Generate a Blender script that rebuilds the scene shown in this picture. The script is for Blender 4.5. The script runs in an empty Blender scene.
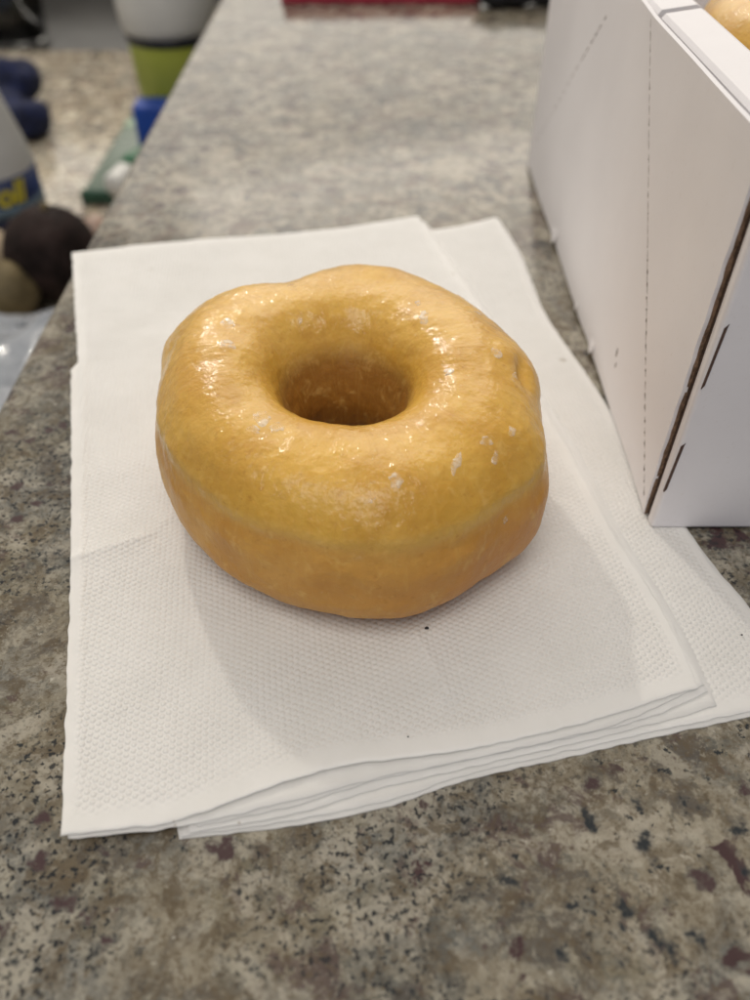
import bpy, bmesh, math, random
import numpy as np
from mathutils import Vector, noise
random.seed(7)
C = bpy.context.scene
COL = C.collection
TH = math.radians(44.5); F = 800.0; H = 0.15
st, ct = math.sin(TH), math.cos(TH)

def P(x, y, z=0.0):
    """where the sight line through a spot of the photograph meets the level z"""
    up = 500 - y
    s = (H - z) / (F * st - up * ct)
    return ((x - 375) * s, (F * ct + up * st) * s, z)

# ------------------------------------------------------------------ helpers
def tag(o, label=None, cat=None, group=None, kind=None):
    if label: o['label'] = label
    if cat: o['category'] = cat
    if group: o['group'] = group
    if kind: o['kind'] = kind
    return o

def empty(name, loc, label, cat, group=None):
    o = bpy.data.objects.new(name, None); COL.objects.link(o)
    o.location = loc; o.empty_display_size = 0.01
    return tag(o, label, cat, group)

def mesh(name, verts, faces, mat, parent=None, origin=None, smooth=True):
    """verts in world coordinates"""
    if origin is None:
        origin = tuple(parent.matrix_basis.translation) if parent is not None else (0, 0, 0)
    if parent is not None:
        par = parent; base = Vector((0, 0, 0))
        while par is not None:
            base += par.location; par = par.parent
        origin = tuple(base)
    me = bpy.data.meshes.new(name)
    ox, oy, oz = origin
    me.from_pydata([(v[0] - ox, v[1] - oy, v[2] - oz) for v in verts], [], faces)
    me.validate(); me.update()
    if smooth:
        for p in me.polygons: p.use_smooth = True
    me.materials.append(mat)
    o = bpy.data.objects.new(name, me); COL.objects.link(o)
    if parent is not None: o.parent = parent
    else: o.location = origin
    return o

def from_bm(name, bm, mat, parent=None, origin=None, smooth=True):
    bmesh.ops.recalc_face_normals(bm, faces=bm.faces)
    bm.verts.index_update()
    v = [tuple(x.co) for x in bm.verts]; f = [[q.index for q in x.verts] for x in bm.faces]
    bm.free()
    return mesh(name, v, f, mat, parent, origin, smooth)

def box_bm(x0, x1, y0, y1, z0, z1, bev=0.0, seg=2, bm=None):
    b = bmesh.new()
    r = bmesh.ops.create_cube(b, size=1)
    for v in b.verts:
        v.co = Vector((x0 + (v.co.x + .5) * (x1 - x0), y0 + (v.co.y + .5) * (y1 - y0), z0 + (v.co.z + .5) * (z1 - z0)))
    if bev > 0:
        bmesh.ops.bevel(b, geom=list(b.edges), offset=bev, segments=seg, affect='EDGES', profile=.5)
    if bm is None: return b
    tmp = bpy.data.meshes.new('tmp'); b.to_mesh(tmp); b.free(); bm.from_mesh(tmp); bpy.data.meshes.remove(tmp)
    return bm

def lathe(prof, cx, cy, n=64):
    v = []; f = []
    m = len(prof)
    for i in range(n):
        a = 2 * math.pi * i / n
        for r, z in prof: v.append((cx + r * math.cos(a), cy + r * math.sin(a), z))
    for i in range(n):
        j = (i + 1) % n
        for k in range(m - 1): f.append((i * m + k, j * m + k, j * m + k + 1, i * m + k + 1))
    return v, f

# ------------------------------------------------------------------ materials
class N:
    def __init__(s, name):
        s.m = bpy.data.materials.new(name); s.m.use_nodes = True
        s.t = s.m.node_tree; s.b = s.t.nodes['Principled BSDF']
        s.co = s.t.nodes.new('ShaderNodeTexCoord').outputs['Object']
    def n(s, typ, **kw):
        x = s.t.nodes.new(typ)
        for k, v in kw.items():
            if k.startswith('i_'): x.inputs[k[2:].replace('_', ' ')].default_value = v
            else: setattr(x, k, v)
        return x
    def L(s, a, b): s.t.links.new(a, b)
    def noise(s, scale, detail=4, rough=.55, dist=0, co=None, off=None):
        x = s.n('ShaderNodeTexNoise'); x.inputs['Scale'].default_value = scale
        x.inputs['Detail'].default_value = detail; x.inputs['Roughness'].default_value = rough; x.inputs['Distortion'].default_value = dist
        c = co or s.co
        if off is not None:
            a = s.n('ShaderNodeVectorMath', operation='ADD'); s.L(c, a.inputs[0]); a.inputs[1].default_value = (off, off * 1.7, off * .3); c = a.outputs[0]
        s.L(c, x.inputs['Vector']); return x.outputs['Fac']
    def ramp(s, fac, lo, hi, a=0.0, b=1.0, smooth=True):
        x = s.n('ShaderNodeMapRange', interpolation_type='SMOOTHSTEP' if smooth else 'LINEAR')
        s.L(fac, x.inputs['Value']); x.inputs['From Min'].default_value = lo; x.inputs['From Max'].default_value = hi
        x.inputs['To Min'].default_value = a; x.inputs['To Max'].default_value = b; return x.outputs[0]
    def math(s, op, a, b=None, c=None):
        x = s.n('ShaderNodeMath', operation=op)
        for i, q in enumerate((a, b, c)):
            if q is None: continue
            if isinstance(q, (int, float)): x.inputs[i].default_value = q
            else: s.L(q, x.inputs[i])
        return x.outputs[0]
    def mix(s, fac, a, b):
        x = s.n('ShaderNodeMix', data_type='RGBA')
        if isinstance(fac, (int, float)): x.inputs[0].default_value = fac
        else: s.L(fac, x.inputs[0])
        for i, q in ((6, a), (7, b)):
            if isinstance(q, tuple): x.inputs[i].default_value = (*q[:3], 1)
            else: s.L(q, x.inputs[i])
        return x.outputs[2]
    def bump(s, h, dist, strength=1.0, prev=None):
        x = s.n('ShaderNodeBump'); x.inputs['Distance'].default_value = dist; x.inputs['Strength'].default_value = strength
        s.L(h, x.inputs['Height'])
        if prev is not None: s.L(prev, x.inputs['Normal'])
        return x.outputs[0]
    def set(s, **kw):
        for k, v in kw.items():
            i = s.b.inputs[k.replace('_', ' ')]
            if isinstance(v, (int, float)): i.default_value = v
            elif isinstance(v, tuple): i.default_value = (*v, 1) if (len(v) == 3 and i.type == 'RGBA') else v
            else: s.L(v, i)
        return s.m

def plain(name, col, rough=.5, var=.12, scale=60, bump=0.0, **kw):
    m = N(name)
    f = m.noise(scale, 5)
    d = tuple(c * (1 - var) for c in col); u = tuple(min(1, c * (1 + var)) for c in col)
    m.set(Base_Color=m.mix(m.ramp(f, .3, .7), d, u), Roughness=m.ramp(m.noise(scale * 2.3, 3), .3, .7, rough * .9, min(1, rough * 1.15)))
    if bump: m.set(Normal=m.bump(m.noise(scale * 4, 4), bump))
    if kw: m.set(**kw)
    return m.m

def granite(name, bright=1.0, marks=()):
    m = N(name)
    k = bright
    T = lambda r_, g_, b_: (r_ * k, g_ * k, b_ * k)
    beige = T(.35, .305, .225); grey = T(.25, .245, .22); pale = T(.56, .52, .42); brown = T(.155, .115, .068); slate = T(.085, .095, .095); olive = T(.20, .17, .095)
    # warped coordinates so that grains are ragged
    def warp(amount, sc, off):
        w_ = m.n('ShaderNodeTexNoise'); w_.inputs['Scale'].default_value = sc; w_.inputs['Detail'].default_value = 5; w_.inputs['Roughness'].default_value = .65
        m.L(m.co, w_.inputs['Vector'])
        a_ = m.n('ShaderNodeVectorMath', operation='MULTIPLY_ADD'); m.L(w_.outputs['Color'], a_.inputs[0]); a_.inputs[1].default_value = (amount,) * 3
        m.L(m.co, a_.inputs[2]); return a_.outputs[0]
    def cells(scale, co):
        v = m.n('ShaderNodeTexVoronoi'); v.inputs['Scale'].default_value = scale; m.L(co, v.inputs['Vector'])
        s_ = m.n('ShaderNodeSeparateColor'); m.L(v.outputs['Color'], s_.inputs[0]); return s_.outputs
    co1 = warp(.010, 260, 0); co2 = warp(.005, 600, 0)
    big = m.noise(20, 5, .6, .8); big2 = m.noise(27, 5, .6, .8, off=9.3)
    c = m.mix(m.ramp(big, .42, .58), beige, grey)
    c = m.mix(m.ramp(big2, .50, .66, 0, .55), c, olive)
    c = m.mix(m.ramp(m.noise(33, 5, .65, .8, off=15.9), .55, .68, 0, .75), c, slate)
    a = cells(230, co1)
    c = m.mix(m.ramp(a[0], .55, 1.0, 0, .26), c, pale)
    c = m.mix(m.ramp(a[1], .60, 1.0, 0, .28), c, brown)
    c = m.mix(m.ramp(a[2], .66, 1.0, 0, .34), c, slate)
    b_ = cells(620, co2)
    c = m.mix(m.ramp(b_[0], .62, 1.0, 0, .26), c, pale)
    c = m.mix(m.ramp(b_[1], .62, 1.0, 0, .30), c, brown)
    c = m.mix(m.ramp(b_[2], .75, 1.0, 0, .45), c, slate)
    lp = m.noise(58, 5, .68, .4, off=81.0)
    c = m.mix(m.ramp(lp, .52, .60, 0, .55), c, T(.64, .59, .49))
    c = m.mix(m.ramp(lp, .455, .39, 0, .65), c, T(.10, .085, .075))
    lp2 = m.noise(75, 5, .66, .3, off=87.0)
    c = m.mix(m.ramp(lp2, .57, .62, 0, .75), c, T(.11, .065, .062))
    md = m.noise(120, 6, .7, .6, off=71.0)
    c = m.mix(m.ramp(md, .53, .64, 0, .62), c, pale)
    c = m.mix(m.ramp(md, .49, .38, 0, .75), c, brown)
    fine = m.noise(750, 5, .72, off=5.7)
    c = m.mix(m.ramp(fine, .54, .66, 0, .5), c, pale)
    c = m.mix(m.ramp(fine, .48, .36, 0, .75), c, brown)
    c = m.mix(m.ramp(m.noise(420, 4, .6, off=21.2), .66, .76, 0, .75), c, T(.80, .76, .66))
    # the slab turns to bolder cream and rose-brown patches towards its far end
    sy = m.n('ShaderNodeSeparateXYZ'); m.L(m.co, sy.inputs[0])
    far = m.ramp(sy.outputs[1], .22, .34)
    f1 = m.noise(95, 6, .72, .4, off=111.0); f2 = m.noise(85, 6, .70, .3, off=117.0)
    c = m.mix(m.math('MULTIPLY', far, m.ramp(f1, .48, .62, 0, .55)), c, T(.66, .58, .46))
    c = m.mix(m.math('MULTIPLY', far, m.ramp(f2, .53, .62, 0, .75)), c, T(.17, .11, .085))
    c = m.mix(m.math('MULTIPLY', far, m.ramp(m.noise(95, 4, .6, off=123.0), .59, .65, 0, .75)), c, T(.035, .035, .04))
    # burgundy grains
    wn = m.noise(110, 5, .6, .5, off=31.0)
    gate = m.ramp(m.noise(24, 3, .5, off=37.0), .48, .60)
    c = m.mix(m.math('MULTIPLY', m.ramp(wn, .59, .64), gate), c, (.050, .026, .027))
    c = m.mix(m.ramp(m.noise(190, 4, .6, off=41.0), .70, .80, 0, .5), c, (.19, .085, .03))
    # black flecks gathered in drifts
    gate2 = m.ramp(m.noise(32, 4, .6, off=51.0), .42, .58)
    bl = m.ramp(m.noise(800, 4, .6, .2, off=53.0), .55, .585)
    c = m.mix(m.math('MULTIPLY', m.math('MULTIPLY', bl, gate2), .95), c, (.010, .012, .015))
    gate3 = m.ramp(m.noise(55, 3, .5, off=61.0), .48, .58)
    bl2 = m.ramp(m.noise(260, 6, .72, .2, off=63.0), .575, .615)
    c = m.mix(m.math('MULTIPLY', m.math('MULTIPLY', bl2, gate3), .95), c, (.009, .013, .017))
    # the biggest grains, where they lie in the stone
    if marks:
        wob = m.n('ShaderNodeTexNoise'); wob.inputs['Scale'].default_value = 420; wob.inputs['Detail'].default_value = 4; m.L(m.co, wob.inputs['Vector'])
        sc = m.n('ShaderNodeVectorMath', operation='MULTIPLY_ADD'); m.L(wob.outputs['Color'], sc.inputs[0]); sc.inputs[1].default_value = (.0045,) * 3
        sub = m.n('ShaderNodeVectorMath', operation='SUBTRACT'); m.L(m.co, sub.inputs[0]); sub.inputs[1].default_value = (.00225,) * 3
        m.L(sub.outputs[0], sc.inputs[2])
        for colr, lst in marks:
            cur = None
            for (x, y, r) in lst:
                q = P(x, y, 0); s = .15 / (F * st - (500 - y) * ct)
                d = m.n('ShaderNodeVectorMath', operation='DISTANCE'); m.L(sc.outputs[0], d.inputs[0]); d.inputs[1].default_value = (q[0], q[1], 0)
                dd = m.math('SUBTRACT', d.outputs['Value'], r * s * (1.12 if colr[0] < .02 else .95))
                cur = dd if cur is None else m.math('MINIMUM', cur, dd)
            cur = m.math('ADD', cur, m.math('MULTIPLY', m.math('SUBTRACT', fine, .5), .0026))
            c = m.mix(m.ramp(cur, .0012, -.0004, 0, .45), c, T(.10, .10, .10))
            c = m.mix(m.math('MULTIPLY', m.ramp(cur, .0004, -.0006, 0, .95), m.ramp(m.noise(500, 4, .7, off=99.0), .30, .50, .62, 1.0)), c, colr)
    m.set(Base_Color=c, Roughness=m.ramp(m.noise(700, 3), .3, .8, .09, .19), Specular_IOR_Level=.55,
          Normal=m.bump(m.noise(900, 3), .00002, .6))
    return m.m

burg = (.055, .030, .032); blackm = (.012, .017, .022)
marks = [
 (burg, [(300,48,9),(255,172,7),(420,178,6),(352,128,6),(205,148,6),(180,190,7),(160,205,6),(290,105,5),(232,60,6),(500,60,7),(515,75,6),(470,110,5),(395,60,5),(330,190,6),(150,222,6),(262,28,6),(440,40,6),(12,432,6),(30,440,5),(50,430,6),(62,426,6),(18,486,6),(48,485,4),(38,502,6),(18,518,7),(40,860,9),(43,818,7),(70,903,8),(58,905,6),(86,918,6),(107,940,6),(3,930,5),(592,783,8),(705,883,9),(697,876,7),(745,788,7),(225,850,12),(212,846,8),(70,330,5),(60,368,5),(238,112,6),(228,112,5),(357,16,6),(340,12,4),(103,850,5)]),
 (blackm, [(591,822,7),(588,816,5),(638,803,4),(684,801,4),(678,796,3),(644,844,6),(643,838,4),(655,860,3),(510,883,6),(505,878,4),(513,885,4),(572,906,5),(625,908,6),(620,930,4),(655,938,6),(662,943,5),(672,950,5),(692,935,5),(700,944,5),(560,955,6),(563,945,4),(741,828,6),(735,832,5),(526,906,3),(586,957,3),(620,964,3),(95,948,3),(12,962,4),(255,968,4),(52,568,4),(58,552,3),(440,800,4),(480,788,4),(745,870,5)]),
]
M = {}
M['granite'] = granite('granite', .60, marks)
M['granite2'] = granite('granite_low', 1.5)
M['stone_edge'] = granite('granite_edge', .8)

def napkin_mat():
    m = N('napkin_paper')
    sep = m.n('ShaderNodeSeparateXYZ'); m.L(m.co, sep.inputs[0])
    x, y = sep.outputs[0], sep.outputs[1]
    # slight wobble so the rows of dots are not ruler-straight
    w1 = m.math('MULTIPLY', m.noise(28, 2), .0022); w2 = m.math('MULTIPLY', m.noise(31, 2, off=4.0), .0022)
    x = m.math('ADD', x, w1); y = m.math('ADD', y, w2)
    k = 2 * math.pi / .00130
    def wave(a):
        ax, ay = math.cos(a), math.sin(a)
        return m.math('COSINE', m.math('MULTIPLY', m.math('ADD', m.math('MULTIPLY', x, ax), m.math('MULTIPLY', y, ay)), k))
    h = m.math('ADD', m.math('ADD', wave(.12), wave(.12 + math.pi / 3)), wave(.12 + 2 * math.pi / 3))
    h = m.ramp(h, -1.4, 2.2)
    # embossing varies over the sheet and dies out in the border (uv 0..1)
    at = m.n('ShaderNodeAttribute', attribute_name='border')
    amt = m.math('MULTIPLY', m.ramp(m.noise(40, 3, off=8),   .3, .62, .6, 1.0), at.outputs['Fac'])
    h = m.math('MULTIPLY', h, amt)
    fib = m.noise(1500, 5, .7); fib2 = m.noise(500, 4, .6, off=2)
    nrm = m.bump(h, .00028, .9)
    nrm = m.bump(fib, .00006, .5, nrm); nrm = m.bump(fib2, .00012, .5, nrm)
    col = m.mix(m.ramp(m.noise(70, 4), .3, .7), (.80, .79, .765), (.84, .83, .81))
    speck = m.ramp(m.noise(240, 1, .3, off=77), .795, .81, 0, .5)
    col = m.mix(speck, col, (.35, .3, .22))
    m.set(Base_Color=col, Roughness=.95, Specular_IOR_Level=.15, Normal=nrm, Subsurface_Weight=.5, Subsurface_Radius=(1, 1, 1), Subsurface_Scale=.003, Sheen_Weight=.1)
    return m.m
M['napkin'] = napkin_mat()

def donut_mat(name='fried_dough', seam=.0325, boxed=False):
    m = N(name)
    at = m.n('ShaderNodeAttribute', attribute_name='hgt')       # 0 bottom .. 1 top
    ar = m.n('ShaderNodeAttribute', attribute_name='red')
    h = at.outputs['Fac']
    hw = m.math('ADD', h, m.math('MULTIPLY', m.math('SUBTRACT', m.noise(38, 4), .5), .14))
    top = m.mix(m.ramp(m.noise(55, 5, .6, .4), .35, .66), (.68, .405, .075), (.57, .308, .045))
    top = m.mix(m.ramp(m.noise(30, 3, off=6), .52, .72, 0, .55), top, (.72, .46, .11))
    side = m.mix(m.ramp(m.noise(48, 5, .6, .3, off=2), .35, .68), (.64, .350, .085), (.55, .27, .053))
    c = m.mix(m.ramp(hw, .68, .76), side, top)
    # paler proof line around the waist
    band = m.math('MULTIPLY', m.ramp(hw, .66, .73), m.ramp(hw, .80, .75))
    c = m.mix(m.math('MULTIPLY', band, .28), c, (.74, .50, .17))
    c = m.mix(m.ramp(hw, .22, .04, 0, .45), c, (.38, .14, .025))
    c = m.mix(m.math('MULTIPLY', ar.outputs['Fac'], m.ramp(m.noise(60, 4, off=12), .3, .6, .55, 1)), c, (.54, .22, .050))
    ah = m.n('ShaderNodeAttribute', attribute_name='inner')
    c = m.mix(m.math('MULTIPLY', ah.outputs['Fac'], .95), c, (.20, .075, .011))  # browner crust inside the hole, with the hole's shade put into the colour
    c = m.mix(m.ramp(m.noise(170, 5, .65, .5, off=44), .50, .70, 0, .25), c, (.50, .24, .034))
    c = m.mix(m.ramp(m.noise(260, 5, .65, .5, off=48), .54, .70, 0, .35), c, (.78, .52, .17))
    # tiny browned blisters
    c = m.mix(m.ramp(m.noise(520, 4, .6, off=17), .60, .74, 0, .35), c, (.36, .15, .025))
    # dried sugar film
    film = m.math('MULTIPLY', m.ramp(m.noise(210, 5, .65, .6, off=25), .64, .76, 0, .35), m.math('SUBTRACT', 1.0, ah.outputs['Fac']))
    c = m.mix(film, c, (.78, .62, .38))
    st_ = m.n('ShaderNodeMapping'); m.L(m.co, st_.inputs[0]); 
    wr = m.noise(420, 5, .62, .5)
    wr0 = m.noise(170, 4, .6, .8, off=14)
    wr2 = m.noise(1100, 4, .6, .3, off=3)
    # the skin is drawn out into fine rays running down the ring
    sx = m.n('ShaderNodeSeparateXYZ'); m.L(m.co, sx.inputs[0])
    cb = m.n('ShaderNodeCombineXYZ'); m.L(sx.outputs[0], cb.inputs[0]); m.L(sx.outputs[1], cb.inputs[1])
    no = m.n('ShaderNodeVectorMath', operation='NORMALIZE'); m.L(cb.outputs[0], no.inputs[0])
    zz_ = m.n('ShaderNodeCombineXYZ'); m.L(m.math('MULTIPLY', sx.outputs[2], 5.0), zz_.inputs[2])
    ad = m.n('ShaderNodeVectorMath', operation='ADD'); m.L(no.outputs[0], ad.inputs[0]); m.L(zz_.outputs[0], ad.inputs[1])
    ray = m.noise(26, 5, .6, .25, co=ad.outputs[0])
    c = m.mix(m.ramp(ray, .54, .68, 0, .16), c, (.74, .47, .13))
    c = m.mix(m.ramp(ray, .46, .34, 0, .12), c, (.42, .18, .028))
    nrm = m.bump(ray, .0003, .35)
    nrm = m.bump(wr0, .0006, .35, nrm)
    nrm = m.bump(wr, .00036, .6, nrm)
    nrm = m.bump(wr2, .00020, .6, nrm)
    cn = m.bump(m.noise(900, 2.5, .55, .3, off=9), .00025, 1.0)
    gl = m.math('MULTIPLY', m.ramp(hw, .60, .76, .22, .85), m.ramp(m.noise(55, 3, off=90), .35, .6, .5, 1.0))
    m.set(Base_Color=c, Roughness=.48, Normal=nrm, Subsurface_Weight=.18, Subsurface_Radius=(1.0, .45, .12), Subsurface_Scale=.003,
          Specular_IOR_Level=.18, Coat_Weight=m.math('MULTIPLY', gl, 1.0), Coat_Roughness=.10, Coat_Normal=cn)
    return m.m
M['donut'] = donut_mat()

def card_mat(name, a, b, bump=.00006):
    m = N(name)
    f = m.noise(24, 4); g = m.noise(900, 4, .6)
    c = m.mix(m.ramp(f, .3, .7), a, b)
    c = m.mix(m.ramp(g, .6, .75, 0, .12), c, (.45, .38, .3))
    # flute ribs showing faintly through the liner
    sep = m.n('ShaderNodeSeparateXYZ'); m.L(m.co, sep.inputs[0])
    fl = m.math('SINE', m.math('MULTIPLY', sep.outputs[2], 2 * math.pi / .0031))
    nrm = m.bump(m.noise(22, 3, off=3), .0012, .5)
    nrm = m.bump(fl, .00002, .2, nrm)
    nrm = m.bump(g, bump, .4, nrm)
    m.set(Base_Color=c, Roughness=.62, Specular_IOR_Level=.3, Normal=nrm)
    return m.m
M['card'] = card_mat('white_cardboard', (.76, .745, .77), (.80, .785, .81))
M['kraft_shade'] = plain('brown_core_gap_shade', (.055, .032, .022), .9, .35, 900, .0001)  # cardboard brown darkened to carry the shade of the gap
M['kraft_shade2'] = plain('torn_brown_liner', (.20, .125, .08), .9, .4, 900, .0001)
M['slit'] = plain('cut_cardboard', (.085, .05, .038), .9, .3, 900)
M['crease'] = plain('crease_line', (.34, .30, .29), .9, .2, 900)
def flakem():
    m = N('sugar_flake')
    m.set(Base_Color=m.mix(m.noise(300), (.90, .78, .55), (.95, .88, .74)), Roughness=.10, Specular_IOR_Level=.7, Alpha=m.ramp(m.noise(420, 3, .5), .38, .66, .06, .62), Normal=m.bump(m.noise(500, 2), .0004, .8))
    return m.m
M['flake'] = flakem()
M['dark'] = plain('dark_worktop', (.035, .034, .032), .35, .3, 8)
M['darkwall'] = plain('dark_metal_front', (.050, .048, .045), .42, .3, 6, Metallic=.2)
M['knee'] = plain('painted_wall', (.45, .42, .37), .8, .08, 30, .0003)
M['red'] = plain('red_plastic', (.42, .022, .06), .45)
M['blk'] = plain('black_rubber', (.012, .014, .02), .35, .3, 80)
M['chrome'] = plain('pale_plastic', (.55, .58, .56), .3)
M['white'] = plain('white_plastic', (.62, .62, .60), .4, .04)
M['grayw'] = plain('bottle_grey', (.52, .52, .51), .4, .05, 20)
M['navy'] = plain('navy_label', (.010, .022, .085), .4, .3, 60)
M['steel'] = plain('slate_label', (.10, .15, .20), .4)
M['yellow'] = plain('yellow_ink', (.55, .47, .03), .5)
M['redink'] = plain('red_ink', (.40, .06, .04), .5)
M['olive'] = plain('olive_green', (.36, .41, .06), .4, .1, 20)
M['blue'] = plain('bright_blue', (.010, .06, .36), .5, .15, 30)
M['cloth'] = plain('navy_cloth', (.004, .009, .045), .9, .5, 90, .002)
M['teal'] = plain('sea_green_glass', (.15, .20, .16), .25, .15, 20)
M['tealdk'] = plain('dark_green_edge', (.02, .07, .045), .3)
M['mint'] = plain('mint_stripe', (.30, .40, .30), .4)
M['leaf'] = plain('deep_green', (.02, .13, .06), .35, .3, 40)
M['fruit'] = plain('black_purple_skin', (.020, .012, .011), .8, .6, 60, .0008, Specular_IOR_Level=.2)
M['potato'] = plain('olive_brown_skin', (.15, .115, .055), .7, .35, 50, .0006)
M['tan'] = plain('tan_skin', (.52, .41, .28), .6, .15, 40, .0004)
M['pink'] = plain('pinkish_skin', (.42, .29, .23), .35, .2, 60)
def bagm():
    m = N('clear_plastic_film')
    m.set(Base_Color=m.mix(m.ramp(m.noise(30, 4), .3, .7), (.34, .37, .42), (.52, .55, .60)), Roughness=.16, Specular_IOR_Level=.8, Transmission_Weight=.35, IOR=1.2,
          Normal=m.bump(m.noise(45, 4, .5, 1.5), .004, .8), Coat_Weight=.6, Coat_Roughness=.08)
    return m.m
M['bag'] = bagm()
def glassm():
    m = N('clear_glass'); m.set(Base_Color=m.mix(m.noise(20), (.9, .9, .88), (.95, .95, .94)), Roughness=.03, Transmission_Weight=1.0, IOR=1.45); return m.m
M['glass'] = glassm()

# ------------------------------------------------------------------ setting
LOW = -.15
b = box_bm(-.115, 1.1, -.45, 1.9, -.032, 0, .0035, 3)
tag(from_bm('bar_counter', b, M['granite']), 'raised bar top of speckled beige, grey and burgundy granite under the napkins', kind='structure')
b = box_bm(-.085, 1.05, -.42, 1.88, LOW - .9, -.0325)
tag(from_bm('knee_wall', b, M['knee'], smooth=False), kind='structure')
b = box_bm(-1.6, -.088, -.45, 1.108, LOW - .03, LOW, .003, 2)
tag(from_bm('lower_counter', b, M['granite2']), 'lower beige granite worktop to the left of the raised bar', kind='structure')
b = box_bm(-1.6, -.0885, 1.112, 1.60, LOW - .08, LOW - .012, .003, 2)
tag(from_bm('dark_worktop', b, M['dark']), kind='structure')
b = box_bm(-1.6, -.0885, 1.60, 1.66, LOW - .08, .02, .004, 2)
tag(from_bm('backsplash', b, M['darkwall']), kind='structure')

# ------------------------------------------------------------------ napkins
def resample(pts, n):
    pts = [Vector(p) for p in pts]
    # Catmull-Rom smoothing with corners kept
    out = []
    for i in range(len(pts) - 1):
        p0 = pts[max(i - 1, 0)]; p1 = pts[i]; p2 = pts[i + 1]; p3 = pts[min(i + 2, len(pts) - 1)]
        l1 = (p2 - p1).length; sharp = l1 < .4 * max((p1 - p0).length, (p3 - p2).length) 
        for k in range(12):
            t = k / 12
            if sharp: out.append(p1.lerp(p2, t)); continue
            if i > 0 and (p1 - p0).length < .4 * l1: p0 = p1 - (p2 - p1)
            if i + 2 < len(pts) and (p3 - p2).length < .4 * l1: p3 = p2 + (p2 - p1)
            out.append(.5 * ((2 * p1) + (p2 - p0) * t + (2 * p0 - 5 * p1 + 4 * p2 - p3) * t * t + (3 * p1 - p0 - 3 * p2 + p3) * t ** 3))
    out.append(pts[-1])
    d = [0]
    for i in range(1, len(out)): d.append(d[-1] + (out[i] - out[i - 1]).length)
    T = d[-1]; res = []; j = 0
    for i in range(n):
        s = T * i / (n - 1)
        while j < len(d) - 2 and d[j + 1] < s: j += 1
        q = (s - d[j]) / max(d[j + 1] - d[j], 1e-12)
        res.append(out[j].lerp(out[j + 1], min(max(q, 0), 1)))
    return res

def seg_dist(x, y, a, b_):
    ax, ay = a[0], a[1]; bx, by = b_[0], b_[1]
    dx, dy = bx - ax, by - ay; L2 = dx * dx + dy * dy
    t = max(0, min(1, ((x - ax) * dx + (y - ay) * dy) / L2))
    px, py = ax + t * dx, ay + t * dy
    sgn = 1 if (dx * (y - ay) - dy * (x - ax)) > 0 else -1
    end = min(1, min(t, 1 - t) * 6 + .05)
    return math.hypot(x - px, y - py), sgn, end

CREASE = [((66, 349), (300, 333), .0002, .0022, 1), ((300, 333), (560, 311), .0007, .0022, 1),
          ((60, 572), (160, 540), .0011, .0030, 1), ((150, 545), (215, 480), .0004, .004, 1),
          ((408, 632), (452, 712), .0009, .0028, 1), ((432, 228), (480, 310), -.0009, .0018, 1),
          ((86, 300), (80, 830), .0003, .0012, 0), ((235, 720), (330, 560), .0006, .006, 0)]
CREASE = [(P(*a), P(*b_), A, w, k) for a, b_, A, w, k in CREASE]

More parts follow.
